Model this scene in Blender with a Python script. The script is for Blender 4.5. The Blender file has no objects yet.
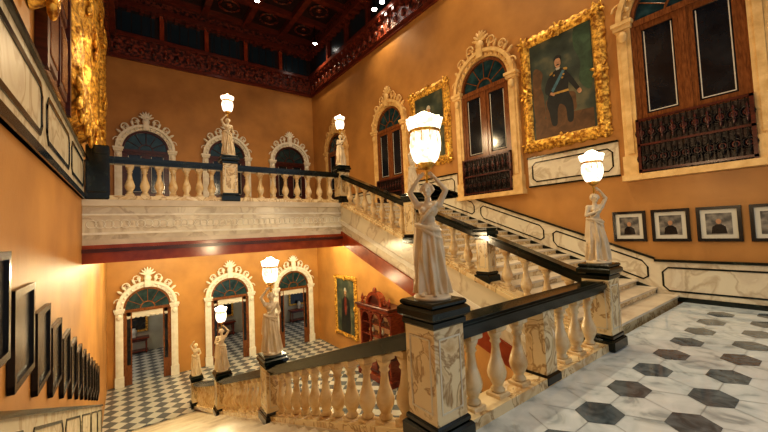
import bpy, math, random
from mathutils import Matrix, Vector
random.seed(4)
sc=bpy.context.scene
pi=math.pi
# ---------------------------------------------------------------- materials
def newmat(name):
    m=bpy.data.materials.new(name); m.use_nodes=True
    nt=m.node_tree; b=nt.nodes['Principled BSDF']
    return m,nt,b
def simple(name,col,rough=.5,metal=0,emis=None,es=0,spec=None,coat=0):
    m,nt,b=newmat(name)
    b.inputs['Base Color'].default_value=(*col,1); b.inputs['Roughness'].default_value=rough
    b.inputs['Metallic'].default_value=metal
    if coat: b.inputs['Coat Weight'].default_value=coat; b.inputs['Coat Roughness'].default_value=.08
    if emis: b.inputs['Emission Color'].default_value=(*emis,1); b.inputs['Emission Strength'].default_value=es
    return m
def noisy(name,stops,scale=3,detail=8,dist=0,rough=.5,metal=0,bump=0,bscale=None,stretch=(1,1,1),coat=0):
    m,nt,b=newmat(name); N=nt.nodes; L=nt.links
    tc=N.new('ShaderNodeTexCoord'); mp=N.new('ShaderNodeMapping'); mp.inputs['Scale'].default_value=stretch
    L.new(tc.outputs['Object'],mp.inputs[0])
    n=N.new('ShaderNodeTexNoise'); n.inputs['Scale'].default_value=scale; n.inputs['Detail'].default_value=detail; n.inputs['Distortion'].default_value=dist
    L.new(mp.outputs[0],n.inputs['Vector'])
    r=N.new('ShaderNodeValToRGB'); e=r.color_ramp.elements
    e[0].position=stops[0][0]; e[0].color=(*stops[0][1],1); e[1].position=stops[-1][0]; e[1].color=(*stops[-1][1],1)
    for p,c in stops[1:-1]:
        x=e.new(p); x.color=(*c,1)
    L.new(n.outputs['Fac'],r.inputs[0]); L.new(r.outputs[0],b.inputs['Base Color'])
    b.inputs['Roughness'].default_value=rough; b.inputs['Metallic'].default_value=metal
    if coat: b.inputs['Coat Weight'].default_value=coat; b.inputs['Coat Roughness'].default_value=.08
    if bump:
        n2=N.new('ShaderNodeTexNoise'); n2.inputs['Scale'].default_value=bscale or scale*4; n2.inputs['Detail'].default_value=4
        L.new(mp.outputs[0],n2.inputs['Vector'])
        bp=N.new('ShaderNodeBump'); bp.inputs['Strength'].default_value=bump; bp.inputs['Distance'].default_value=.03
        L.new(n2.outputs['Fac'],bp.inputs['Height']); L.new(bp.outputs[0],b.inputs['Normal'])
    return m
OCHRE=noisy('ochre_plaster',[(.3,(.36,.170,.045)),(.7,(.50,.250,.068))],scale=1.0,rough=.5,bump=.08,bscale=25)
MARB=noisy('veined_cream_marble',[(.0,(.74,.58,.34)),(.46,(.78,.64,.38)),(.495,(.36,.22,.09)),(.53,(.76,.6,.34)),(.62,(.55,.36,.16)),(.68,(.82,.7,.48)),(1,(.86,.76,.56))],scale=2.4,dist=1.4,rough=.2,coat=.3)
MARBW=noisy('white_step_marble',[(.3,(.42,.34,.24)),(.5,(.58,.5,.38)),(.8,(.72,.65,.52))],scale=1.5,dist=1,rough=.3)
MARBP=noisy('panel_marble',[(.0,(.66,.6,.46)),(.44,(.70,.64,.49)),(.495,(.50,.42,.30)),(.54,(.70,.63,.48)),(.63,(.62,.54,.41)),(.67,(.72,.66,.52)),(1,(.78,.72,.6))],scale=1.4,dist=.8,rough=.22)
BLK=noisy('dark_green_marble',[(.4,(.003,.006,.004)),(.62,(.007,.014,.010)),(.76,(.035,.05,.038))],scale=5,dist=2,rough=.16,coat=.15)
BAL=noisy('baluster_marble',[(.3,(.50,.31,.13)),(.5,(.72,.56,.32)),(.8,(.82,.71,.5))],scale=4,dist=1,rough=.25)
STAT=noisy('statue_marble',[(.3,(.56,.43,.26)),(.7,(.74,.63,.45))],scale=4,rough=.32)
GOLD=noisy('carved_gilt',[(.38,(.28,.11,.01)),(.6,(.92,.56,.11))],scale=12,rough=.28,metal=.6,bump=.9,bscale=22)
REDW=noisy('mahogany',[(.3,(.03,.006,.004)),(.7,(.10,.018,.009))],scale=4,rough=.3,stretch=(1,1,6))
CORN=noisy('cornice_mahogany',[(.3,(.07,.014,.008)),(.7,(.19,.038,.017))],scale=4,rough=.28,stretch=(1,1,6))
REDB=noisy('polished_red_band',[(.3,(.20,.03,.010)),(.7,(.36,.07,.02))],scale=3,rough=.22)
CAB=noisy('cabinet_redwood',[(.3,(.09,.014,.006)),(.7,(.22,.04,.014))],scale=5,rough=.22,stretch=(1,1,4))
WOOD=noisy('teak_door',[(.3,(.11,.038,.012)),(.7,(.24,.088,.028))],scale=6,rough=.25,stretch=(6,6,1))
DARKW=noisy('dark_ceiling_wood',[(.3,(.012,.007,.006)),(.7,(.045,.018,.013))],scale=5,rough=.45,bump=.5,bscale=20)
CARV=noisy('carved_red_wood',[(.4,(.02,.005,.003)),(.62,(.28,.06,.028))],scale=7,rough=.32,bump=1,bscale=14)
GLASS=noisy('dark_window_glass',[(.35,(.004,.006,.010)),(.7,(.016,.022,.03))],scale=2,rough=.12)
TEAL=noisy('fanlight_glass',[(.35,(.008,.026,.033)),(.7,(.03,.075,.085))],scale=3,rough=.15)
DGL=simple('clerestory_glass',(.012,.028,.045),.3)
LACE=simple('lace_curtain',(.6,.56,.48),.9)
SURW=noisy('white_stucco',[(.3,(.7,.66,.55)),(.7,(.84,.81,.72))],scale=5,rough=.55,bump=.25,bscale=30)
SURO=noisy('cream_stucco',[(.3,(.58,.36,.13)),(.7,(.78,.54,.24))],scale=5,rough=.5,bump=.25,bscale=30)
IRON=simple('wrought_iron',(.012,.009,.008),.35,.6)
FLW=noisy('floor_white_marble',[(.3,(.28,.33,.36)),(.46,(.48,.55,.59)),(.8,(.64,.70,.74))],scale=2.6,dist=1.5,rough=.09)
FLD=noisy('floor_slate_marble',[(.35,(.045,.062,.078)),(.65,(.12,.155,.185))],scale=6,dist=1,rough=.09)
FLG=simple('floor_joint',(.25,.28,.30),.4)
LAMP,nt,b=newmat('etched_lamp_glass');N=nt.nodes;L=nt.links
tc=N.new('ShaderNodeTexCoord');vo=N.new('ShaderNodeTexVoronoi');vo.inputs['Scale'].default_value=22
L.new(tc.outputs['Object'],vo.inputs['Vector'])
rp=N.new('ShaderNodeValToRGB');rp.color_ramp.elements[0].position=.15;rp.color_ramp.elements[0].color=(1,.95,.85,1);rp.color_ramp.elements[1].position=.75;rp.color_ramp.elements[1].color=(.4,.3,.19,1)
L.new(vo.outputs['Distance'],rp.inputs[0]);L.new(rp.outputs[0],b.inputs['Emission Color']);b.inputs['Emission Strength'].default_value=2.5
b.inputs['Base Color'].default_value=(.8,.75,.65,1)
BULB=simple('spot_bulb',(1,1,1),.3,emis=(1,.93,.82),es=40)
BLACKF=simple('black_frame',(.012,.01,.01),.25)
MAT_=simple('photo_mount',(.6,.58,.5),.7)
PHOTO=noisy('old_photograph',[(.35,(.05,.05,.05)),(.6,(.25,.23,.2)),(.75,(.45,.42,.37))],scale=7,rough=.4)
ENGR=noisy('engraving_paper',[(.35,(.02,.02,.018)),(.6,(.08,.07,.055)),(.75,(.2,.18,.14))],scale=6,rough=.25)
PAINTBG=noisy('canvas_dark',[(.3,(.016,.024,.020)),(.5,(.045,.062,.045)),(.75,(.20,.17,.09))],scale=1.5,rough=.5)
def flatc(n,c,r=.5):
    return noisy(n,[(.3,tuple(x*.45 for x in c)),(.7,c)],scale=4,dist=1,rough=r)
SKIN=flatc('paint_skin',(.6,.33,.18)); ROBE=flatc('paint_robe',(.014,.018,.018)); SASH=flatc('paint_sash',(.08,.2,.26)); PRED=flatc('paint_red',(.2,.035,.02)); PWH=flatc('paint_white',(.6,.55,.45)); PGR=flatc('paint_green',(.05,.10,.055)); PGD=flatc('paint_gold',(.5,.3,.07)); PBR=flatc('paint_brown',(.15,.075,.03))
# ---------------------------------------------------------------- mesh builder
class MB:
    def __init__(s): s.v=[];s.f=[];s.mi=[];s.sm=[];s.mats=[]
    def idx(s,m):
        if m not in s.mats: s.mats.append(m)
        return s.mats.index(m)
    def add(s,vs,fs,mat,smooth=False,M=None):
        o=len(s.v); i=s.idx(mat)
        for p in vs:
            p=Vector(p)
            if M is not None: p=M@p
            s.v.append(tuple(p))
        for f in fs: s.f.append([o+k for k in f]); s.mi.append(i); s.sm.append(smooth)
    def box(s,a,b,mat,M=None):
        x0,y0,z0=a;x1,y1,z1=b
        s.hexa([(x0,y0,z0),(x1,y0,z0),(x1,y1,z0),(x0,y1,z0),(x0,y0,z1),(x1,y0,z1),(x1,y1,z1),(x0,y1,z1)],mat,M)
    def hexa(s,vs,mat,M=None):
        s.add(vs,[(0,3,2,1),(4,5,6,7),(0,1,5,4),(1,2,6,5),(2,3,7,6),(3,0,4,7)],mat,False,M)
    def bbox(s,a,b,mat,bev=.02,M=None):
        x0,y0,z0=a;x1,y1,z1=b;e=bev
        L=[(x0+e,y0+e,x1-e,y1-e,z0),(x0,y0,x1,y1,z0+e),(x0,y0,x1,y1,z1-e),(x0+e,y0+e,x1-e,y1-e,z1)]
        vs=[];fs=[]
        for (a0,b0,a1,b1,z) in L: vs+=[(a0,b0,z),(a1,b0,z),(a1,b1,z),(a0,b1,z)]
        for k in range(3):
            for j in range(4):
                fs.append((k*4+j,k*4+(j+1)%4,k*4+4+(j+1)%4,k*4+4+j))
        fs+=[(3,2,1,0),(12,13,14,15)]
        s.add(vs,fs,mat,False,M)
    def lathe(s,c,prof,mat,n=20,M=None,flute=0,nf=0):
        vs=[];fs=[]
        for r,z in prof:
            for j in range(n):
                a=2*pi*j/n; rr=r*(1+flute*math.cos(nf*a)); vs.append((c[0]+rr*math.cos(a),c[1]+rr*math.sin(a),c[2]+z))
        for i in range(len(prof)-1):
            for j in range(n): fs.append((i*n+j,i*n+(j+1)%n,(i+1)*n+(j+1)%n,(i+1)*n+j))
        fs.append(tuple(range(n))[::-1]); fs.append(tuple((len(prof)-1)*n+j for j in range(n)))
        s.add(vs,fs,mat,True,M)
    def ell(s,c,r,mat,R=None,n=12,k=8,M=None):
        vs=[];fs=[]
        for i in range(k+1):
            t=pi*i/k
            for j in range(n):
                a=2*pi*j/n; p=Vector((r[0]*math.sin(t)*math.cos(a),r[1]*math.sin(t)*math.sin(a),r[2]*math.cos(t)))
                if R is not None: p=R@p
                vs.append((c[0]+p[0],c[1]+p[1],c[2]+p[2]))
        for i in range(k):
            for j in range(n): fs.append((i*n+j,(i+1)*n+j,(i+1)*n+(j+1)%n,i*n+(j+1)%n))
        s.add(vs,fs,mat,True,M)
    def cap(s,a,b,r0,r1,mat,n=12,M=None):
        a=Vector(a);b=Vector(b);d=b-a
        if d.length<1e-6:return
        q=d.to_track_quat('Z','Y').to_matrix(); vs=[];fs=[];rings=[]
        L=d.length
        for i in range(5): t=pi/2*(1-i/4.0); rings.append((r0*math.cos(t)+1e-4,-r0*math.sin(t)))
        for i in range(1,5): rings.append((r0+(r1-r0)*i/5,L*i/5))
        for i in range(5): t=pi/2*i/4.0; rings.append((r1*math.cos(t)+1e-4,L+r1*math.sin(t)))
        for r,z in rings:
            for j in range(n):
                p=q@Vector((r*math.cos(2*pi*j/n),r*math.sin(2*pi*j/n),z))+a; vs.append(tuple(p))
        for i in range(len(rings)-1):
            for j in range(n): fs.append((i*n+j,i*n+(j+1)%n,(i+1)*n+(j+1)%n,(i+1)*n+j))
        fs.append(tuple(range(n))[::-1]); fs.append(tuple((len(rings)-1)*n+j for j in range(n)))
        s.add(vs,fs,mat,True,M)
    def torus(s,c,R,r,mat,ax='y',a0=0,a1=2*pi,n=18,k=6,M=None):
        vs=[];fs=[];full=abs(a1-a0-2*pi)<1e-4; nn=n if full else n+1
        for i in range(nn):
            a=a0+(a1-a0)*i/n
            for j in range(k):
                b=2*pi*j/k; rr=R+r*math.cos(b); h=r*math.sin(b)
                x,y=rr*math.cos(a),rr*math.sin(a)
                vs.append((c[0]+x,c[1]+h,c[2]+y) if ax=='y' else (c[0]+x,c[1]+y,c[2]+h))
        for i in range(n):
            i2=(i+1)%nn
            for j in range(k): fs.append((i*k+j,i*k+(j+1)%k,i2*k+(j+1)%k,i2*k+j))
        s.add(vs,fs,mat,True,M)
    def arc(s,cx,cz,r0,r1,y0,y1,mat,a0=0,a1=pi,n=24,M=None):
        for i in range(n):
            a=a0+(a1-a0)*i/n;b=a0+(a1-a0)*(i+1)/n
            P=lambda r,t,y:(cx+r*math.cos(t),y,cz+r*math.sin(t))
            s.hexa([P(r0,a,y0),P(r1,a,y0),P(r1,a,y1),P(r0,a,y1),P(r0,b,y0),P(r1,b,y0),P(r1,b,y1),P(r0,b,y1)],mat,M)
    def disc(s,cx,cz,r,y,mat,a0=0,a1=pi,n=24,M=None,sx=1):
        vs=[(cx,y,cz)]+[(cx+sx*r*math.cos(a0+(a1-a0)*i/n),y,cz+r*math.sin(a0+(a1-a0)*i/n)) for i in range(n+1)]
        s.add(vs,[(0,i,i+1) for i in range(1,n+1)],mat,False,M)
    def poly(s,pts,y,mat): s.add([(p[0],y,p[1]) for p in pts],[tuple(range(len(pts)))],mat)
    def beam(s,p0,p1,w,h0,h1,mat):
        p0=Vector(p0);p1=Vector(p1);d=p1-p0;d.z=0;d.normalize();n=Vector((-d.y,d.x,0))*w/2
        z0=Vector((0,0,h0));z1=Vector((0,0,h1))
        s.hexa([p0-n+z0,p1-n+z0,p1+n+z0,p0+n+z0,p0-n+z1,p1-n+z1,p1+n+z1,p0+n+z1],mat)
    def mesh(s,name):
        me=bpy.data.meshes.new(name); me.from_pydata(s.v,[],s.f)
        for m in s.mats: me.materials.append(m)
        me.polygons.foreach_set('material_index',s.mi); me.polygons.foreach_set('use_smooth',s.sm)
        import bmesh
        bm=bmesh.new();bm.from_mesh(me);bmesh.ops.recalc_face_normals(bm,faces=bm.faces);bm.to_mesh(me);bm.free()
        me.update(); return me
    def obj(s,name,loc=(0,0,0),rz=0,parent=None):
        return place(s.mesh(name),name,loc,rz,parent)
def place(me,name,loc=(0,0,0),rz=0,parent=None,scale=1):
    o=bpy.data.objects.new(name,me); sc.collection.objects.link(o); o.location=loc; o.rotation_euler=(0,0,rz); o.scale=(scale,)*3
    if parent: o.parent=parent
    return o
def empty(name,loc=(0,0,0),rz=0,scale=1):
    return place(None,name,loc,rz,None,scale)
# ---------------------------------------------------------------- key dims
XR,XL,YB,YG,XS,XT,Y0=9.783,-.759,20.51,9.82,5.652,2.2,2.28
ZC,ZL,ZG=10.65,-4.853,2.765
YF=-3.5
def upz(y): return ZG*(y-Y0)/(YG-Y0)
def loz(y): return -.366*(y-Y0)
YE=Y0-ZL/.366
DX=[.79,.79+3.72,.79+7.33]
# ---------------------------------------------------------------- shell
def wall(name,a,b,mat=OCHRE):
    m=MB();m.box(a,b,mat);return m.obj(name)
wall('wall_right',(XR,YF,ZL-.3),(XR+.3,YB+.3,ZC))
wall('wall_left',(XL-.3,YF,ZL-.3),(XL,YB+.3,ZC))
m=MB();zt=ZL+3.45
m.box((XL,YB,zt),(XR,YB+.3,ZC),OCHRE);m.box((XL,YB,ZL-.3),(XR,YB+.3,ZL-.01),OCHRE)
ed=[XL]+sum([[x-.93,x+.93] for x in DX],[])+[XR]
for i in range(0,8,2): m.box((ed[i],YB,ZL-.01),(ed[i+1],YB+.3,zt),OCHRE)
m.obj('wall_back')
ANT=noisy('anteroom_plaster',[(.3,(.30,.28,.21)),(.7,(.42,.40,.31))],scale=1,rough=.7)
wall('wall_anteroom',(XL-3,YB+5.5,ZL-.3),(XR+6,YB+5.8,ZL+5),ANT)
wall('wall_anteroom_side',(XR+6,YB+.31,ZL-.3),(XR+6.3,YB+5.5,ZL+5),ANT)
wall('ceiling_anteroom',(XL-3,YB+.31,ZL+4.4),(XR+6,YB+5.5,ZL+4.6),ANT)
m,nt,b=newmat('lower_floor_tiles'); N=nt.nodes;L=nt.links
tc=N.new('ShaderNodeTexCoord');mp=N.new('ShaderNodeMapping');mp.inputs['Rotation'].default_value=(0,0,pi/4);L.new(tc.outputs['Object'],mp.inputs[0])
ck=N.new('ShaderNodeTexChecker');ck.inputs['Scale'].default_value=2.6;ck.inputs['Color1'].default_value=(.48,.47,.43,1);ck.inputs['Color2'].default_value=(.12,.13,.14,1)
L.new(mp.outputs[0],ck.inputs[0]);L.new(ck.outputs[0],b.inputs['Base Color']);b.inputs['Roughness'].default_value=.15
mm=MB();mm.box((XL,YF,ZL-.3),(XR,YB,ZL),m);mm.box((XL-3,YB,ZL-.3),(XR+6,YB+5.5,ZL-.002),m);mm.obj('floor_lower_hall')
# landing floor
mm=MB();mm.box((XL,YF,-.25),(XR,Y0,0),FLW)
mm.box((XT-.2,Y0-.02,-1.0),(XS+.2,Y0+.2,0),MARBW); mm.box((XT-.2,Y0+.0,-1.35),(XS+.2,Y0+.22,-1.0),REDB)
for k in range(-7,3):
    y=.95+.61*k
    off=(4.03 if k%2==0 else 3.65)
    for n in range(-8,9):
        x=off+.75*n
        if x<XL+.3 or x>XR-.3 or y>Y0-.2 or y<YF+.3: continue
        a,bb=.25,.175
        pts=[(x-a,y),(x-a*.5,y-bb),(x+a*.5,y-bb),(x+a,y),(x+a*.5,y+bb),(x-a*.5,y+bb)]
        mm.add([(p[0],p[1],.003) for p in pts],[tuple(range(6))],FLD)
        mm.add([(x+a,y-.004,.002),(x+.75-a,y-.004,.002),(x+.75-a,y+.004,.002),(x+a,y+.004,.002)],[(0,1,2,3)],FLG)
        for sx,sy in ((.5,1),(-.5,1)):
            x0,y0=x+a*sx,y+bb; x1,y1=x+(.375-a*.5)*(1 if sx>0 else -1),y+.61-bb
            mm.add([(x0-.004,y0,.002),(x0+.004,y0,.002),(x1+.004,y1,.002),(x1-.004,y1,.002)],[(0,1,2,3)],FLG)
mm.obj('floor')
mm=MB();mm.box((XL,YG+.1,1.5),(XR,YB,ZG),MARBW);mm.box((XL,YG+.1,1.45),(XR,YB,1.5),SURW)
mm.obj('floor_gallery')
mm=MB()
mm.box((XL,YG-.1,1.84),(XS+.1,YG+.1,ZG-.12),MARBP);mm.box((XL,YG-.2,ZG-.14),(XS+.1,YG+.2,ZG),MARBW);mm.box((XL,YG-.16,1.78),(XS+.1,YG+.1,1.9),MARBW)
mm.box((XL,YG-.14,2.0),(XS+.1,YG-.09,2.05),SURW);mm.box((XL,YG-.14,2.42),(XS+.1,YG-.09,2.46),SURW)
mm.box((XL,YG-.2,1.39),(XS+.1,YG+.1,1.78),REDB);mm.box((XL,YG-.26,1.62),(XS+.1,YG-.1,1.7),REDW)
for i in range(44):
    x=XL+.15+i*.145
    mm.torus((x,YG-.105,2.23),.09,.009,SURW,n=10,k=4)
mm.obj('trim_gallery_fascia')
# ---------------------------------------------------------------- staircases
def stairs(name,x0,x1,ya,za,yb,zb,n):
    mm=MB();up=zb>za
    for i in range(n):
        a=ya+(yb-ya)*i/n; c=ya+(yb-ya)*(i+1)/n
        z=za+(zb-za)*(i+1)/n
        if up:
            mm.box((x0,a,z-.75),(x1,c+.01,z-.04),MARB); mm.box((x0,a-.035,z-.04),(x1,c,z),MARBW)
        else:
            mm.box((x0,a-.01,max(z-.6,ZL)),(x1,c,z-.04),MARB); mm.box((x0,a,z-.04),(x1,c+.035,z),MARBW)
    return mm
s=stairs('u',XS+.1,XR-.05,Y0+.1,0,YG+.1,ZG,20)
s.beam((XS+.0,Y0,0),(XS+.0,YG,ZG),.3,-.85,.06,MARBP)
s.beam((XS-.16,Y0,0),(XS-.16,YG,ZG),.03,-.62,-.5,SURW)
s.beam((XS+.0,Y0,0),(XS+.0,YG,ZG),.4,-.02,.06,MARB)
s.beam((XS+.0,Y0,0),(XS+.0,YG,ZG),.4,-1.25,-.85,REDB)
s.beam(((XS+XR)/2,Y0,0),((XS+XR)/2,YG,ZG),XR-XS-.3,-1.2,-.8,OCHRE)
s.obj('upper_staircase')
s=stairs('l',XL+.02,XT-.1,Y0,0,YE,ZL,36)
s.beam((XT,Y0,0),(XT,YE,ZL),.3,-.85,.02,MARBW)
s.obj('lower_staircase')
# ---------------------------------------------------------------- balustrades
def baluster(mm,c,h):
    x,y,z=c
    mm.bbox((x-.085,y-.085,z),(x+.085,y+.085,z+.08),BAL,.01)
    q=h-.16
    prof=[(.06,0),(.075,.04),(.05,.09),(.055,.12),(.092,.24),(.1,.32),(.085,.42),(.055,.56),(.042,.70),(.04,.78),(.06,.82),(.045,.86),(.07,.94),(.08,1)]
    mm.lathe((x,y,z+.08),[(r*1.0,t*q) for r,t in prof],BAL,14)
    mm.bbox((x-.085,y-.085,z+h-.08),(x+.085,y+.085,z+h),BAL,.01)
def run(mm,p0,p1,n,ends=.28,skip=()):
    p0=Vector(p0);p1=Vector(p1)
    mm.beam(p0,p1,.28,0,.1,MARB)
    mm.beam(p0,p1,.28,.87,.96,BLK);mm.beam(p0,p1,.22,.82,.87,BLK);mm.beam(p0,p1,.32,.895,.945,BLK);mm.beam(p0,p1,.22,.96,.98,BLK)
    L=(p1-p0).length
    for i in range(n):
        t=(ends+(L-2*ends)*(i+.5)/n)/L
        p=p0.lerp(p1,t); baluster(mm,(p.x,p.y,p.z+.06),.78)
mm=MB();run(mm,(XT,Y0,0),(3.93,Y0,0),3);run(mm,(3.93,Y0,0),(XS,Y0,0),3)
mm.bbox((3.93-.15,Y0-.15,0),(3.93+.15,Y0+.15,.12),BLK,.02);mm.bbox((3.93-.12,Y0-.12,.1),(3.93+.12,Y0+.12,.83),MARB,.01)
mm.obj('landing_balustrade')
mm=MB()
YS=[Y0,6.68,11.15,15.95]
for i in range(3):
    a,b_=YS[i],YS[i+1]; run(mm,(XT,a,loz(a)),(XT,min(b_,YE+.3),max(loz(b_),ZL)),11)
mm.obj('lower_stair_balustrade')
mm=MB()
US=[Y0,4.3,6.35,YG]
for i in range(3): run(mm,(XS,US[i],upz(US[i])),(XS,US[i+1],upz(US[i+1])),[4,4,7][i])
mm.obj('upper_stair_balustrade')
mm=MB();run(mm,(XL+.4,YG,ZG),(2.2,YG,ZG),7);run(mm,(2.2,YG,ZG),(XS,YG,ZG),8);mm.obj('gallery_balustrade')
def newel_mesh(w=.18,h=1.22):
    mm=MB()
    mm.bbox((-w-.045,-w-.045,0),(w+.045,w+.045,.16),BLK,.02);mm.bbox((-w-.02,-w-.02,.16),(w+.02,w+.02,.22),BLK,.015)
    mm.bbox((-w,-w,.2),(w,w,h-.2),MARB,.02)
    for rz in range(4):
        R=Matrix.Rotation(rz*pi/2,4,'Z')
        for a,b_ in (((-w+.05,w-.002,.3),(-w+.065,w+.006,h-.3)),((w-.065,w-.002,.3),(w-.05,w+.006,h-.3)),((-w+.05,w-.002,.3),(w-.05,w+.006,.315)),((-w+.05,w-.002,h-.315),(w-.05,w+.006,h-.3))): mm.box(a,b_,MARBP,R)
    mm.bbox((-w-.02,-w-.02,h-.22),(w+.02,w+.02,h-.15),BLK,.015)
    mm.bbox((-w-.05,-w-.05,h-.15),(w+.05,w+.05,h-.05),BLK,.025);mm.bbox((-w-.03,-w-.03,h-.05),(w+.03,w+.03,h),BLK,.015)
    return mm.mesh('newel_post')
NM=newel_mesh(); NS=newel_mesh(.13,1.06)
newels=[(XT,Y0,0),(XS,Y0,0),(XT,6.68,loz(6.68)),(XT,11.15,loz(11.15)),(XT,16.0,ZL),(XS,6.35,upz(6.35)),(XS,YG,ZG),(2.2,YG,ZG)]
for p in newels: place(NM,'newel_post',p)
place(NS,'newel_post',(XS,4.3,upz(4.3))); 
mm=MB();mm.bbox((-.2,-.2,0),(.2,.2,1.2),BLK,.03);mm.bbox((-.17,-.24,.15),(.17,.24,1.0),BLK,.02);mm.obj('newel_post',(XL+.26,YG,ZG))
# ---------------------------------------------------------------- statues
def statue_mesh(arms,flip=1,name='body'):
    m=MB();A=STAT
    def E(c,r,R=None): m.ell((c[0]*flip,c[1],c[2]),r,A,R,14,10)
    def C(a,b,r0,r1): m.cap((a[0]*flip,a[1],a[2]),(b[0]*flip,b[1],b[2]),r0,r1,A,12)
    E((0,.012,.935),(.047,.057,.064));E((0,.028,.905),(.034,.036,.038))
    C((0,.064,.945),(0,.078,.92),.007,.010);E((.02,.055,.948),(.016,.012,.006));E((-.02,.055,.948),(.016,.012,.006));E((0,.063,.893),(.014,.008,.007))
    E((.02,.058,.934),(.009,.006,.006));E((-.02,.058,.934),(.009,.006,.006))
    E((0,-.012,.95),(.057,.062,.06));E((0,-.075,.94),(.03,.03,.03))
    for i in range(9):
        a=pi*(i/8.0); E((.055*math.cos(a),.018,.935+.052*math.sin(a)),(.016,.03,.014))
    E((.05,.01,.925),(.008,.012,.016));E((-.05,.01,.925),(.008,.012,.016))
    C((0,-.002,.88),(0,-.005,.82),.027,.034)
    C((-.08,-.005,.805),(.08,-.005,.80),.034,.034)
    E((0,0,.755),(.09,.06,.078));E((.04,.045,.755),(.033,.03,.032));E((-.04,.045,.755),(.033,.03,.032))
    E((.008,0,.665),(.068,.05,.075));E((.015,0,.585),(.1,.074,.08))
    C((.055,0,.56),(.05,.065,.31),.062,.048);C((.05,.065,.31),(.045,.02,.06),.044,.03)
    C((-.04,0,.56),(-.045,.01,.3),.06,.045);C((-.045,.01,.3),(-.045,0,.06),.042,.028)
    for sx in(-1,1):
        E((sx*.05,.095,.018),(.024,.05,.018))
        for t in range(4): E((sx*.05-.016+.011*t,.14,.012),(.006,.012,.008))
    vs=[];fs=[];n=96;K=30
    for i in range(K+1):
        t=i/K; z=.615-.6*t
        rx=.096+.052*t**.8; ry=.072+.052*t**.7; amp=.009+.024*t
        cx=.014*(1-t)
        for j in range(n):
            a=2*pi*j/n
            w=amp*(.8*math.cos(9*a+2.6*t+.9*math.sin(2*a))+.5*math.cos(15*a-3.4*t))
            # fabric pulled over the bent knee, and diagonal swags below the hip
            k=.03*math.exp(-((z-.32)/.1)**2)*max(0,math.cos(a-1.0))+.007*math.sin(34*z+3*a)*math.exp(-((z-.5)/.08)**2)
            vs.append(((cx+(rx+w)*math.cos(a))*flip,(ry+w+k)*math.sin(a),z))
    for i in range(K):
        for j in range(n): fs.append((i*n+j,i*n+(j+1)%n,(i+1)*n+(j+1)%n,(i+1)*n+j))
    fs.append(tuple(range(n))[::-1]);fs.append(tuple(K*n+j for j in range(n)))
    m.add(vs,fs,A,True)
    for dz,rr in ((.0,.019),(-.035,.014)):
        pr=None
        for i in range(17):
            a=2*pi*i/16; p=(.012+.108*math.cos(a),.084*math.sin(a),.60+dz+(.03+abs(dz))*math.cos(a))
            if pr: C(pr,p,rr,rr)
            pr=p
    pr=None
    for i in range(9):
        t=i/8; p=(-.085+.18*t,.02+.06*math.sin(pi*t),.815-.2*t)
        if pr: C(pr,p,.014,.017)
        pr=p
    for q in range(3): C((.1+.012*q,.03-.02*q,.6),(.125+.014*q,.03-.025*q,.22+.05*q),.016,.02)
    for sx,(el,wr,hd) in zip((-1,1),arms):
        sh=(sx*.098,-.005,.80);E(sh,(.038,.036,.036))
        C(sh,el,.033,.026);C(el,wr,.026,.016)
        w=Vector(wr);h=Vector(hd);d=(h-w).normalized()
        C(wr,tuple(w+d*.025),.015,.018)
        side=d.cross(Vector((0,1,0)));side=side.normalized() if side.length>.1 else Vector((1,0,0))
        for i in range(4):
            b=w+d*.03+side*(-.0135+.009*i); e=b+d*(.026+.006*(1 if i in(1,2) else 0)); k=e+d*.012+Vector((0,.012,0))
            C(tuple(b),tuple(e),.0062,.0058);C(tuple(e),tuple(k),.0058,.005)
        b=w+d*.015-side*.016;C(tuple(b),tuple(b-side*.014+d*.018),.007,.006)
    me=m.mesh('tmp'); o=bpy.data.objects.new('tmp',me);sc.collection.objects.link(o)
    r=o.modifiers.new('r','REMESH');r.mode='VOXEL';r.voxel_size=.005;r.use_smooth_shade=True
    q=o.modifiers.new('s','SMOOTH');q.factor=.4;q.iterations=2
    dg=bpy.context.evaluated_depsgraph_get();me2=bpy.data.meshes.new_from_object(o.evaluated_get(dg));me2.name=name
    me2.materials.clear();me2.materials.append(STAT)
    for p in me2.polygons:p.use_smooth=True
    bpy.data.objects.remove(o);return me2
UP=((-.165,.0,.925),(-.075,.02,1.045),(-.03,.01,1.09));UPR=((.165,.0,.925),(.075,.02,1.045),(.03,.01,1.09))
DN=((-.14,-.02,.665),(-.10,.085,.62),(-.06,.12,.65))
FOLD=((.14,.02,.68),(.02,.1,.735),(-.02,.105,.76))
SA=statue_mesh((UP,UPR));SB=statue_mesh((UP,FOLD));SC=statue_mesh((DN,UPR))
def lamp_mesh():
    m=MB()
    m.lathe((0,0,0),[(.012,-.16),(.012,-.02),(.03,-.01),(.045,.0),(.07,.025),(.085,.035),(.08,.05)],GOLD,20)
    m.lathe((0,0,0),[(.078,.045),(.115,.09),(.137,.16),(.145,.23),(.14,.29),(.13,.33)],LAMP,28,flute=.02,nf=12)
    m.lathe((0,0,0),[(.132,.325),(.145,.335),(.145,.345),(.135,.355)],GOLD,28)
    m.lathe((0,0,0),[(.134,.35),(.152,.40),(.165,.455),(.15,.46),(.12,.45),(.08,.49),(.03,.52)],LAMP,28,flute=.05,nf=14)
    for i in range(12):
        a=2*pi*i/12;m.cap((.146*math.cos(a),.146*math.sin(a),.23),(.136*math.cos(a),.136*math.sin(a),.32),.004,.004,GOLD,6)
    return m.mesh('lamp')
LM=lamp_mesh()
mm=MB();mm.lathe((0,0,0),[(.165,0),(.165,.025),(.15,.03),(.15,.05)],STAT,28);PED=mm.mesh('pedestal')
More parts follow.
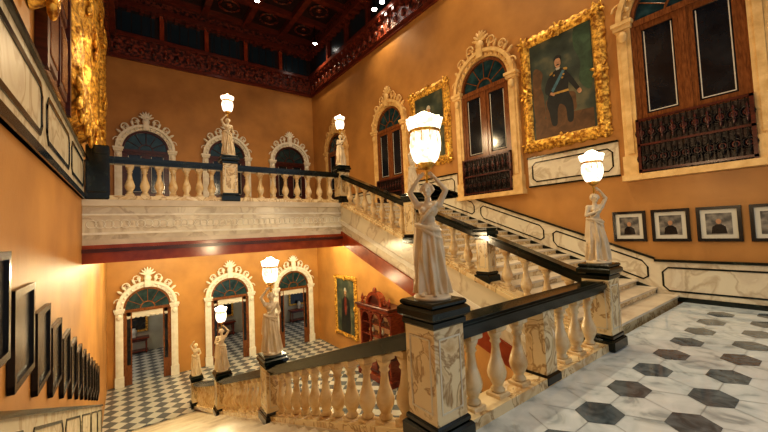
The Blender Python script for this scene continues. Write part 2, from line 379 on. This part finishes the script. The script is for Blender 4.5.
def pt(name,loc,W,col,r=.12,parent=None):
    l=bpy.data.lights.new(name,'POINT');l.energy=W;l.color=col;l.shadow_soft_size=r
    o=bpy.data.objects.new(name,l);sc.collection.objects.link(o);o.location=loc
    if parent:o.parent=parent
    return o
def statue(p,me,rz,s=1.0,lamp=True,W=90):
    e=empty('muse_statue',p,rz)
    place(PED,'plinth',(0,0,.001),0,e)
    place(me,'figure',(0,0,.035),0,e,s)
    if lamp:
        place(LM,'lamp',(0,0,.04+1.13*s),0,e)
        pt('lamp_flame',(0,0,.04+1.13*s+.60),W,(1,.76,.45),.03,e)
def top(p,h=1.22): return (p[0],p[1],p[2]+h)
statue(top(newels[0]),SA,math.radians(125),1.0,W=80)
statue(top(newels[1]),SB,math.radians(140),1.0,W=140)
statue(top(newels[2]),SC,math.radians(170),1.1)
statue(top(newels[3]),SB,math.radians(170),1.15)
statue(top(newels[4]),SC,math.radians(150),1.2,False)
statue(top(newels[5]),SC,math.radians(200),.95,False)
statue(top(newels[6]),SB,math.radians(180),1.0,W=260)
statue(top(newels[7]),SC,math.radians(190),1.0,W=260)
# ---------------------------------------------------------------- arched doors / windows
def scroll(m,c,r,mat,s=1,y=.16):
    pr=None
    for i in range(15):
        t=i/14;a=t*3.2*pi/1.4;rr=r*(1-.75*t)
        p=(c[0]+s*rr*math.cos(a),y,c[1]+rr*math.sin(a))
        if pr: m.cap(pr,p,.03*(1-.5*t),.03*(1-.5*t),mat,6)
        pr=p
def arched(kind,sur):
    m=MB();w=.95;ht=3.45 if kind!='win' else 3.6
    frame=WOOD if kind!='back' else REDW
    if kind!='open': m.box((-w,.005,0),(w,.04,ht),GLASS)
    y0=.03 if kind!='open' else .0
    m.box((-w,y0,0),(-w+.1,.1,ht),frame);m.box((w-.1,y0,0),(w,.1,ht),frame);m.box((-w,y0,ht-.12),(w,.12,ht+.02),frame)
    if kind!='open':
        m.box((-.07,.03,0),(.07,.1,ht),frame)
        for sx in(-1,1):
            a,b_=(.07,w-.1)
            lo,hi=min(sx*a,sx*b_),max(sx*a,sx*b_)
            m.box((lo,.035,0),(hi,.075,1.25),frame)
            for zz in (1.25,ht-.24): m.box((lo,.035,zz),(hi,.075,zz+.13),frame)
            m.box((lo,.035,0),(lo+.1,.08,ht),frame);m.box((hi-.1,.035,0),(hi,.08,ht),frame)
            m.box((lo+.13,.04,1.42),(lo+.15,.05,ht-.28),LACE);m.box((hi-.15,.04,1.42),(hi-.13,.05,ht-.28),LACE)
            m.box((lo+.13,.04,1.42),(hi-.13,.05,1.44),LACE)
            m.box((lo+.13,.075,.2),(hi-.13,.09,1.05),frame)
    else:
        for sx in(-1,1):
            lo,hi=sorted((sx*.62,sx*.86))
            m.box((lo,.02,0),(lo+.05,.07,ht-.1),frame);m.box((hi-.05,.02,0),(hi,.07,ht-.1),frame)
            m.box((lo,.02,0),(hi,.06,.9),frame);m.box((lo,.02,ht-.3),(hi,.06,ht-.1),frame)
            m.box((lo+.04,.03,.9),(hi-.04,.04,ht-.3),GLASS)
        m.box((-.86,.03,ht-.36),(.86,.06,ht-.1),LACE)
        for i in range(9): m.ell((-.76+i*.19,.045,ht-.36),(.1,.02,.07),LACE,n=8,k=6)
    m.disc(0,ht+.02,w,.02,TEAL);m.arc(0,ht+.02,w-.08,w,.02,.1,frame)
    m.arc(0,ht+.02,.26,.31,.02,.06,frame,n=14)
    for i in range(1,6):
        a=pi*i/6;m.cap((.3*math.cos(a),.04,ht+.3*math.sin(a)),(.9*math.cos(a),.04,ht+.9*math.sin(a)),.016,.016,frame,6)
    for sx in(-1,1):
        lo,hi=sorted((sx*w,sx*1.24))
        m.box((lo,0,0),(hi,.14,ht),sur);m.box((lo+.08,.13,.5),(hi-.08,.17,ht-.15),sur)
        m.box((lo-.03,0,0),(hi+.03,.2,.45),sur);m.box((lo-.04,0,ht-.1),(hi+.04,.22,ht),sur);m.box((lo-.07,0,ht),(hi+.07,.26,ht+.09),sur)
        m.ell(((lo+hi)/2,.2,ht-.28),(.1,.06,.14),sur);
    m.arc(0,ht+.05,w,1.13,0,.13,sur);m.arc(0,ht+.05,1.1,1.22,0,.22,sur)
    for i in range(15):
        a=pi*(i+.5)/15;m.ell((1.03*math.cos(a),.15,ht+.05+1.03*math.sin(a)),(.06,.04,.06),sur,n=8,k=6)
    for sx in(-1,1):
        scroll(m,(sx*1.12,ht+.42),.17,sur,sx);scroll(m,(sx*.82,ht+1.12),.16,sur,sx);scroll(m,(sx*.45,ht+1.42),.17,sur,-sx)
        for i in range(5):
            a=pi/2+sx*(.25+.17*i);R=Matrix.Rotation(pi/2-a,3,'Y');rr=1.36-.01*i
            m.ell((rr*math.cos(a),.12,ht+.05+rr*math.sin(a)),(.06,.05,.15),sur,R,8,6)
    for i in range(7):
        a=pi*(.14+.12*i);R=Matrix.Rotation(pi/2-a,3,'Y')
        m.ell((.17*math.cos(a),.14,ht+1.5+.26*math.sin(a)),(.05,.06,.2),sur,R,8,6)
    m.ell((0,.18,ht+1.42),(.16,.1,.18),sur);m.box((-.12,0,ht+1.0),(.12,.25,ht+1.34),sur)
    if kind=='win':
        m.box((-1.3,0,-.14),(1.3,.24,0),sur)
        m.box((-w,.1,0),(w,.13,1.2),DARKW)
        for zz in(.03,.62,1.2): m.box((-w,.2,zz),(w,.24,zz+.05),REDW)
        for sx in(-1,1): m.box((sx*(w-.03)-.03,.1,0),(sx*(w-.03)+.03,.24,1.25),REDW)
        for i in range(20): x=-w+.02+i*(2*w-.04)/19;m.box((x-.01,.21,0),(x+.01,.23,1.22),IRON)
        for i in range(10):
            x=-w+.1+i*.19
            for zz in(.33,.92): m.torus((x,.22,zz),.1,.022,IRON,n=12,k=4);m.torus((x,.22,zz),.05,.02,REDW,n=10,k=4)
            m.ell((x,.22,.33),(.035,.02,.2),IRON,n=6,k=4);m.ell((x,.22,.92),(.035,.02,.2),REDW,n=6,k=4)
    return m
DW=arched('back',SURW).mesh('arched_door');DO=arched('open',SURW).mesh('arched_glass_door');WN=arched('win',SURO).mesh('arched_window')
for i,x in enumerate(DX):
    place(DW,'door_%d'%(i+1),(x,YB-.002,ZG),pi)
    place(DO,'door_%d'%(i+4),(x,YB-.002,ZL),pi)
for i,y in enumerate((1.9,7.1,12.35,17.4)): place(WN,'window_%d'%(i+1),(XR-.002,y,2.9),pi/2)
m=MB();m.box((-.85,.0,0),(.85,.05,4.2),WOOD)
for sx in(-1,1):
    for z0,z1 in((.15,1.1),(1.25,2.6),(2.75,4.05)): m.bbox((sx*.42-.33,.04,z0),(sx*.42+.33,.075,z1),REDW,.015);m.bbox((sx*.42-.25,.07,z0+.1),(sx*.42+.25,.09,z1-.1),WOOD,.01)
for sx in(-1,1): m.box((sx*.9-.07,0,0),(sx*.9+.07,.1,4.3),REDW)
m.obj('door_7',(XL+.004,5.88,3.72),-pi/2)
# anteroom console tables
m=MB()
for sx in(-1,1):
    for yy in(.08,.5): m.lathe((sx*.6,yy,0),[(.04,0),(.05,.1),(.03,.2),(.045,.5),(.03,.75),(.05,.85)],CAB,10)
m.bbox((-.75,.0,.85),(.75,.6,.93),CAB,.02);m.box((-.65,.04,.72),(.65,.55,.85),REDW);m.bbox((-.7,.02,.12),(.7,.55,.17),CAB,.01)
m.lathe((0,.3,.93),[(.08,0),(.12,.05),(.06,.12),(.14,.3),(.15,.4),(.08,.5),(.1,.55)],PWH,14)
m.box((-.6,0,1.3),(.6,.05,2.9),GLASS)
for a,b_ in (((-.7,0,1.2),(-.58,.09,3.0)),((.58,0,1.2),(.7,.09,3.0)),((-.7,0,1.2),(.7,.09,1.32)),((-.7,0,2.88),(.7,.09,3.0))): m.box(a,b_,GOLD)
CT=m.mesh('console_table')
for x in (.3,5.2,10.6): place(CT,'console_table',(x,YB+5.48,ZL),pi)
# ---------------------------------------------------------------- dados
def dado(name,X,sg,y0,y1,z0,z1,h,base=True,ev=2.3,wl=.035):
    m=MB();L=y1-y0
    P=lambda s_,t,d:(X+sg*d,y0+s_,z0+(z1-z0)*s_/L+t)
    def pb(s0,s1,t0,t1,d0,d1,mat): m.hexa([P(s0,t0,d0),P(s1,t0,d0),P(s1,t0,d1),P(s0,t0,d1),P(s0,t1,d0),P(s1,t1,d0),P(s1,t1,d1),P(s0,t1,d1)],mat)
    pb(0,L,0,h,.004,.04,MARBP)
    pb(0,L,h-.05,h,.004,.08,BLK)
    pb(0,L,0,.1 if base else .04,.004,.06,BLK)
    n=max(1,round(L/ev))
    for i in range(n):
        a=L*i/n+.12;b_=L*(i+1)/n-.12;t0=.2 if base else .14;t1=h-.16;w_=wl
        c=.12
        pb(a+c,b_-c,t1-w_,t1,.03,.052,BLK);pb(a+c,b_-c,t0,t0+w_,.03,.052,BLK)
        pb(a,a+w_,t0+c,t1-c,.03,.052,BLK);pb(b_-w_,b_,t0+c,t1-c,.03,.052,BLK)
        for (sa,ta,sb,tb) in ((a,t0+c,a+c,t0),(a,t1-c,a+c,t1),(b_-c,t0,b_,t0+c),(b_-c,t1,b_,t1-c)):
            v=[]
            for d in(.03,.052): v+=[P(sa,ta,d),P(sb,tb,d),P(sb,tb+(w_ if tb<h/2 else -w_),d),P(sa,ta+(w_ if tb<h/2 else -w_),d)]
            m.hexa(v,BLK)
    return m.obj(name)
dado('trim_landing_dado',XR,-1,YF,2.75,0,0,.91,ev=3)
dado('trim_upper_stair_dado',XR,-1,2.75,YG+.3,.14,upz(YG+.3),.82)
dado('trim_upper_dado_a',XR,-1,3.3,5.7,2.92,2.92,.9,base=False)
dado('trim_upper_dado_b',XR,-1,8.5,11.0,2.92,2.92,.9,base=False)
dado('trim_upper_dado_c',XR,-1,13.75,16.0,2.92,2.92,.9,base=False)
dado('trim_left_upper_dado',XL,1,YF,YG-.3,2.77,2.77,.93,wl=.06)
dado('trim_gallery_left_dado',XL,1,YG+.3,YB-.3,2.77,2.77,.93)
dado('trim_lower_stair_dado',XL,1,Y0,YE,0,ZL,1.18)
dado('trim_lower_hall_dado',XR,-1,Y0+.3,11.6,ZL,ZL,1.0)
# ---------------------------------------------------------------- framed pictures
def smallframe():
    m=MB();w,h=.34,.36
    m.box((-w+.04,.004,-h+.04),(w-.04,.02,h-.04),MAT_)
    for a,b_ in (((-w,.004,-h),(-w+.06,.05,h)),((w-.06,.004,-h),(w,.05,h)),((-w,.004,-h),(w,.05,-h+.06)),((-w,.004,h-.06),(w,.05,h))): m.box(a,b_,BLACKF)
    m.box((-w+.14,.018,-h+.14),(w-.14,.024,h-.14),PHOTO)
    m.disc(0,.05,.055,.026,SKIN,0,2*pi,14,sx=.8);m.poly([(-.12,-.2),(.12,-.2),(.1,-.06),(.04,-.01),(-.04,-.01),(-.1,-.06)],.026,BLACKF)
    return m.mesh('picture_frame')
SF=smallframe()
for i in range(6): place(SF,'picture_frame',(XR-.002,3.2-.79*i,1.68),pi/2)
def leftframe():
    m=MB();w,h=.37,.40
    m.box((-w+.04,.004,-h+.04),(w-.04,.02,h-.04),ENGR)
    for a,b_ in (((-w,.004,-h),(-w+.06,.05,h)),((w-.06,.004,-h),(w,.05,h)),((-w,.004,-h),(w,.05,-h+.06)),((-w,.004,h-.06),(w,.05,h))): m.box(a,b_,BLACKF)
    return m.mesh('engraving_frame')
LF=leftframe()
for i in range(13):
    y=3.46+.87*i; place(LF,'picture_frame',(XL+.002,y,loz(y)+1.84),-pi/2)
def giltframe(m,w,h,bd,dp):
    N_=160;T=10;vs=[];fs=[]
    cor=[(-1,-1),(1,-1),(1,1),(-1,1)]
    n=0
    for sdi in range(4):
        c0,c1=cor[sdi],cor[(sdi+1)%4];K=N_//4
        for i in range(K):
            u=i/K
            cx=c0[0]+(c1[0]-c0[0])*u;cz=c0[1]+(c1[1]-c0[1])*u
            for j in range(T+1):
                t=j/T
                ww=w/2-bd*(1-t);hh=h/2-bd*(1-t)
                carve=.5+.5*math.sin(u*2*pi*round((w if sdi%2==0 else h)/.16))*math.sin(t*2*pi)
                y=dp*(.25+.75*math.sin(pi*min(1,t*1.05))**.6 if t<.95 else .3)*(.72+.38*carve)
                if j==T:y=.01
                sc_=1+(.035*abs(math.sin(u*pi*round((w if sdi%2==0 else h)/.3))) if j>=T-1 else 0)
                vs.append((cx*ww*sc_,y,cz*hh*sc_))
            n+=1
    tot=n
    for i in range(tot):
        for j in range(T): a=i*(T+1)+j;b_=((i+1)%tot)*(T+1)+j;fs.append((a,b_,b_+1,a+1))
    m.add(vs,fs,GOLD,True)
    for x,z in [(-1,-1),(1,-1),(1,1),(-1,1),(0,1),(0,-1),(-1,0),(1,0)]:
        X=x*(w/2-bd*.45);Z=z*(h/2-bd*.45)
        m.ell((X,dp*.9,Z),(bd*.4,.06,bd*.4),GOLD)
        for k in range(6):
            a=k*pi/3+.3;R=Matrix.Rotation(pi/2-a,3,'Y');m.ell((X+bd*.45*math.cos(a),dp*.8,Z+bd*.45*math.sin(a)),(bd*.15,.05,bd*.32),GOLD,R,8,6)
def smoothp(pts,k=6):
    out=[];n=len(pts)
    for i in range(n):
        p0,p1,p2,p3=pts[i-1],pts[i],pts[(i+1)%n],pts[(i+2)%n]
        for j in range(k):
            t=j/k
            out.append(tuple(.5*(2*p1[a]+(p2[a]-p0[a])*t+(2*p0[a]-5*p1[a]+4*p2[a]-p3[a])*t*t+(3*p1[a]-p0[a]-3*p2[a]+p3[a])*t**3) for a in(0,1)))
    return out
def portrait(name,w,h,loc,rz,v=0,bd=.3,plain=False):
    m=MB();m.box((-w/2+bd*.7,.004,-h/2+bd*.7),(w/2-bd*.7,.04,h/2-bd*.7),PAINTBG)
    giltframe(m,w,h,bd,.14 if not plain else .22)
    s_=(w-2*bd)/1.7; y=.042
    def q(pts,mat,k,sm=True):
        if sm: pts=smoothp(pts)
        m.poly([(a*s_,b_*s_) for a,b_ in pts],y+.002*k,mat)
    if plain:
        m.box((-w/2+bd*.8,.04,-h/2+bd*.8),(w/2-bd*.8,.046,h/2-bd*.8),GLASS)
    elif v==0:
        q([(-.8,-1.4),(.8,-1.4),(.8,-.9),(.2,-.82),(-.8,-.9)],PBR,1,False)
        q([(-.8,1.4),(-.45,1.4),(-.4,.9),(-.55,.4),(-.5,-.1),(-.8,-.3)],PGR,1)
        q([(.78,-.9),(.5,-.85),(.5,-.2),(.56,.1),(.5,.5),(.78,.6)],PBR,2)
        q([(-.3,-.85),(-.38,-.6),(-.3,-.3),(.35,-.3),(.46,-.55),(.4,-.9)],PBR,2)
        q([(-.16,.36),(-.02,.44),(.1,.44),(.26,.34),(.33,.1),(.34,-.15),(.42,-.45),(.36,-.72),(.3,-1.08),(.16,-1.1),(.12,-.7),(.04,-.55),(-.1,-.7),(-.14,-1.08),(-.28,-1.08),(-.3,-.6),(-.2,-.25),(-.22,.1)],ROBE,3)
        q([(-.14,.34),(-.07,.38),(.27,-.1),(.22,-.18)],SASH,4,False);q([(-.2,-.2),(.32,-.18),(.33,-.24),(-.21,-.26)],PGD,4,False)
        q([(-.17,.3),(-.3,.12),(-.42,-.12),(-.5,-.3),(-.43,-.34),(-.3,-.14),(-.19,.06)],ROBE,4);q([(-.5,-.28),(-.54,-.38),(-.47,-.42),(-.42,-.32)],SKIN,5)
        q([(.3,.3),(.42,.1),(.44,-.12),(.3,-.26),(.26,-.2),(.33,-.08),(.3,.08)],ROBE,4);q([(.3,-.2),(.2,-.28),(.18,-.22),(.27,-.15)],SKIN,5)
        q([(-.04,.66),(-.03,.54),(.04,.46),(.11,.54),(.13,.66),(.1,.76),(0,.76)],SKIN,5);q([(-.05,.68),(-.06,.78),(.04,.84),(.14,.78),(.14,.68),(.09,.74),(.0,.74)],ROBE,6)
        q([(-.02,.56),(.04,.585),(.1,.56),(.04,.545)],ROBE,7);q([(-.03,.48),(.11,.48),(.09,.42),(0,.42)],PWH,6,False)
        for a,b_ in((-.1,.24),(-.06,.16),(.16,.3)): m.disc(a*s_,b_*s_,.03*s_,y+.014,PGD,0,2*pi,10)
        q([(-.2,.4),(-.1,.42),(-.12,.36),(-.2,.34)],PGD,6);q([(.2,.42),(.28,.38),(.28,.33),(.2,.36)],PGD,6)
    else:
        q([(-.35,-1.3),(-.42,-.3),(-.36,.2),(-.2,.42),(0,.48),(.18,.42),(.34,.15),(.42,-.4),(.4,-1.3)],ROBE,2);q([(-.08,.4),(.1,.4),(.14,0),(.08,-.4),(-.05,-.4),(-.1,0)],PRED if v==2 else SASH,3)
        q([(-.1,.66),(-.08,.54),(0,.48),(.08,.54),(.1,.66),(.07,.78),(-.07,.78)],SKIN,4);q([(-.12,.72),(-.1,.86),(0,.92),(.1,.86),(.12,.72),(0,.78)],PWH,5);q([(-.05,.56),(0,.59),(.05,.56),(0,.52)],ROBE,5)
    return m.obj(name,loc,rz)
portrait('portrait_painting',2.3,3.4,(XR-.002,4.58,5.7),pi/2,0,.3)
portrait('portrait_painting',2.2,3.2,(XR-.002,9.8,5.9),pi/2,1,.32)
portrait('portrait_painting',2.3,3.3,(XR-.002,17.0,-2.3),pi/2,2,.2)
portrait('gilt_mirror',2.4,5.5,(XL+.002,8.18,6.7),-pi/2,1,.6,True)
portrait('gilt_mirror',4.6,4.8,(XL+.002,13.0,6.6),-pi/2,2,.6,True)
portrait('gilt_mirror',1.6,3.0,(XL+.002,3.95,5.7),-pi/2,2,.4,True)
# ---------------------------------------------------------------- cabinet
m=MB();w=1.25
m.bbox((-w,.01,0),(w,.95,.3),CAB,.03);m.box((-w+.05,.01,.3),(w-.05,.85,1.2),CAB);m.bbox((-w,.01,1.15),(w,.95,1.28),REDW,.02)
for i in range(3):
    x=-w+.13+i*.76;m.box((x+.04,.84,.4),(x+.66,.88,1.1),REDW);m.box((x+.12,.87,.5),(x+.58,.9,1.0),CAB)
m.box((-w+.08,.01,1.28),(w-.08,.1,3.1),REDW)
for sx in(-1,1): m.box((sx*(w-.1)-.03,.05,1.28),(sx*(w-.1)+.03,.7,3.1),CAB)
INT=simple('cabinet_interior_glow',(.4,.2,.08),.6,emis=(1,.5,.18),es=.12)  # emission on the back panel stands in for light on the shelves
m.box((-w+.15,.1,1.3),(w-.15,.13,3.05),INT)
for zz in(1.28,1.85,2.4,3.0): m.box((-w+.08,.1,zz),(w-.08,.7,zz+.05),CAB)
for i in range(4):
    x=-w+.1+i*(2*w-.2)/3
    m.lathe((x,.74,1.28),[(.07,0),(.07,.08),(.045,.14),(.055,.5),(.045,1.0),(.05,1.5),(.075,1.62),(.075,1.75)],CAB,12)
for i in range(3):
    cx=-w+.1+(i+.5)*(2*w-.2)/3;m.arc(cx,2.62,.28,.37,.68,.76,CAB,n=12)
    for zz in(1.35,1.9,2.45):
        m.lathe((cx-.1,.4,zz),[(.03,0),(.07,.08),(.05,.2),(.02,.26),(.04,.3)],PWH,10);m.lathe((cx+.12,.4,zz),[(.04,0),(.09,.06),(.09,.12),(.03,.22)],PGD,10)
m.bbox((-w,.01,3.03),(w,.9,3.22),CAB,.03);m.bbox((-w-.06,.01,3.22),(w+.06,.98,3.32),REDW,.02)
m.arc(0,3.3,.45,.62,.5,.8,CAB,n=16);m.disc(0,3.3,.46,.7,REDW);m.ell((0,.7,3.95),(.1,.1,.16),CAB)
for sx in(-1,1): m.lathe((sx*1.05,.7,3.32),[(.08,0),(.04,.08),(.09,.2),(.05,.3),(.02,.42)],CAB,12); scroll(m,(sx*.75,3.48),.16,CAB,sx,.7)
m.obj('display_cabinet',(XR-.05,13.1,ZL),pi/2)
# ---------------------------------------------------------------- cornice, clerestory, ceiling
m=MB();ZT=14.2
def ring(d0,d1,z0,z1,mat):
    m.box((XL,YB-d1,z0),(XR,YB+.3,z1),mat);m.box((XR-d1,YF,z0),(XR+.3,YB-d1,z1),mat);m.box((XL-.3,YF,z0),(XL+d1,YB-d1,z1),mat)
ring(0,.12,ZC,ZC+.18,CORN);ring(0,.2,ZC+.18,ZC+1.0,CARV);ring(0,.4,ZC+1.0,ZC+1.2,CORN);ring(0,.1,ZC+1.2,ZC+2.5,DARKW);ring(0,.5,ZC+2.5,ZC+2.75,CORN)
ring(0,.2,ZC+2.75,ZT,CARV)
for i in range(int((XR-XL)/.5)):
    x=XL+.4+i*.5;m.box((x-.08,YB-.36,ZC+.82),(x+.08,YB-.1,ZC+1.0),CORN);m.ell((x,YB-.22,ZC+.5),(.12,.08,.18),CARV,n=8,k=6);m.box((x-.08,YB-.46,ZC+2.36),(x+.08,YB-.1,ZC+2.5),CORN)
for i in range(int((YB-YF)/.5)):
    y=YF+.4+i*.5;m.box((XR-.36,y-.08,ZC+.82),(XR-.1,y+.08,ZC+1.0),CORN);m.ell((XR-.22,y,ZC+.5),(.08,.12,.18),CARV,n=8,k=6);m.box((XR-.46,y-.08,ZC+2.36),(XR-.1,y+.08,ZC+2.5),CORN)
for i in range(5):
    x=XL+1.2+i*2.05;m.box((x-.75,YB-.13,ZC+1.35),(x+.75,YB-.09,ZC+2.35),DGL);m.box((x-1.1,YB-.3,ZC+1.2),(x-.9,YB-.05,ZC+2.5),REDB)
    for k in range(4): m.box((x-.6+k*.4-.02,YB-.16,ZC+1.35),(x-.6+k*.4+.02,YB-.12,ZC+2.35),DARKW)
for i in range(11):
    y=YF+1.2+i*2.1;m.box((XR-.13,y-.75,ZC+1.35),(XR-.09,y+.75,ZC+2.35),DGL);m.box((XR-.3,y-1.1,ZC+1.2),(XR-.05,y-.9,ZC+2.5),CORN)
m.obj('trim_cornice')
m=MB();m.box((XL-.3,YF,ZT),(XR+.3,YB+.3,ZT+.3),DARKW)
for i in range(6):
    x=XL+i*2.1;m.box((x-.15,YF,ZT-.35),(x+.15,YB,ZT),CORN)
for i in range(12):
    y=YF+i*2.15;m.box((XL,y-.15,ZT-.3),(XR,y+.15,ZT),CORN)
for i in range(5):
    for j in range(11):
        x=XL+1.05+i*2.1;y=YF+1.07+j*2.15
        m.torus((x,y,ZT-.05),.5,.06,CARV,ax='z',n=16,k=5);m.ell((x,y,ZT),(.18,.18,.1),CARV,n=8,k=6)
m.obj('ceiling')
# ---------------------------------------------------------------- lights
WARM=(1,.78,.50)
def spotmesh(rod):
    m=MB();m.lathe((0,0,0),[(.02,rod),(.02,.3),(.05,.28),(.05,.1),(.12,.08),(.13,-.02)],IRON,14);m.lathe((0,0,-.03),[(.11,0),(.11,.02)],BULB,14);return m.mesh('ceiling_spotlight')
SP=spotmesh(1.28);SP2=spotmesh(2.28)
spots=[(9.1,12.3,11.9),(9.1,11.7,11.9),(8.9,18.0,12.9),(1.2,14,12.9),(5,16,12.9),(8.6,7,12.9),(1.2,6,12.9),(5,6,12.9),(8,1.5,12.9),(2,-1,12.9),(5,11,12.9)]  # opening entries are known fittings; the others are added to light the room
PW=[450,0,400,800,800,700,900,900,900,900,700]
for i,p in enumerate(spots):
    place(SP2 if i<2 else SP,'ceiling_spotlight',p)
    if PW[i]:
        l=bpy.data.lights.new('spot_beam','SPOT');l.energy=PW[i]*1.1;l.color=WARM;l.shadow_soft_size=.1;l.spot_size=math.radians(108);l.spot_blend=1
        o=bpy.data.objects.new('spot_beam',l);sc.collection.objects.link(o);o.location=(p[0],p[1],p[2]-.1)
m=MB();m.lathe((0,0,0),[(.12,.0),(.12,-.03),(.08,-.04)],BULB,14);DL=m.mesh('downlight')
for p in [(1.2,12,1.44),(4.7,12.5,1.44),(8,12.2,1.44),(1.2,17,1.44),(4.7,17,1.44),(8.2,17,1.44)]:  # unseen lights added behind the fascia to brighten the lower hall
    place(DL,'unseen_downlight',p);pt('unseen_downlight_bulb',(p[0],p[1],p[2]-.2),225,(1,.86,.52),.1)
for p in [(0,YB+3,ZL+4.3),(5,YB+3,ZL+4.3),(11,YB+3,ZL+4.3)]:
    place(DL,'unseen_downlight',(p[0],p[1],ZL+4.39));pt('unseen_downlight_bulb',p,75,(1,.88,.7),.1)
pt('hall_fill_light',(7.8,5.5,-1.2),100,WARM,.15)  # unseen fill without a fitting, added under the upper flight
w=bpy.data.worlds.new('world');sc.world=w;w.use_nodes=True
w.node_tree.nodes['Background'].inputs[0].default_value=(.80,.89,1,1);w.node_tree.nodes['Background'].inputs[1].default_value=.62
# ---------------------------------------------------------------- camera
f,yaw,pit,rol,sy=346.24,math.radians(36.668),math.radians(2.694),math.radians(2.437),-2.577
s,c=math.sin(yaw),math.cos(yaw);cp,sp=math.cos(pit),math.sin(pit);cr,sr=math.cos(rol),math.sin(rol)
F=Vector((s*cp,c*cp,sp));R=Vector((c,-s,0));U=Vector((-s*sp,-c*sp,cp))
R2=R*cr-U*sr;U2=R*sr+U*cr
cam=bpy.data.cameras.new('camera');co=bpy.data.objects.new('camera',cam);sc.collection.objects.link(co)
M=Matrix((R2,U2,-F)).transposed().to_4x4();M.translation=Vector((0,0,1.85));co.matrix_world=M
cam.sensor_width=36;cam.lens=36*f/768;cam.shift_y=sy/768;cam.clip_start=.05
sc.camera=co
sc.view_settings.view_transform='Standard'
try: sc.view_settings.look='Medium High Contrast'
except Exception: pass
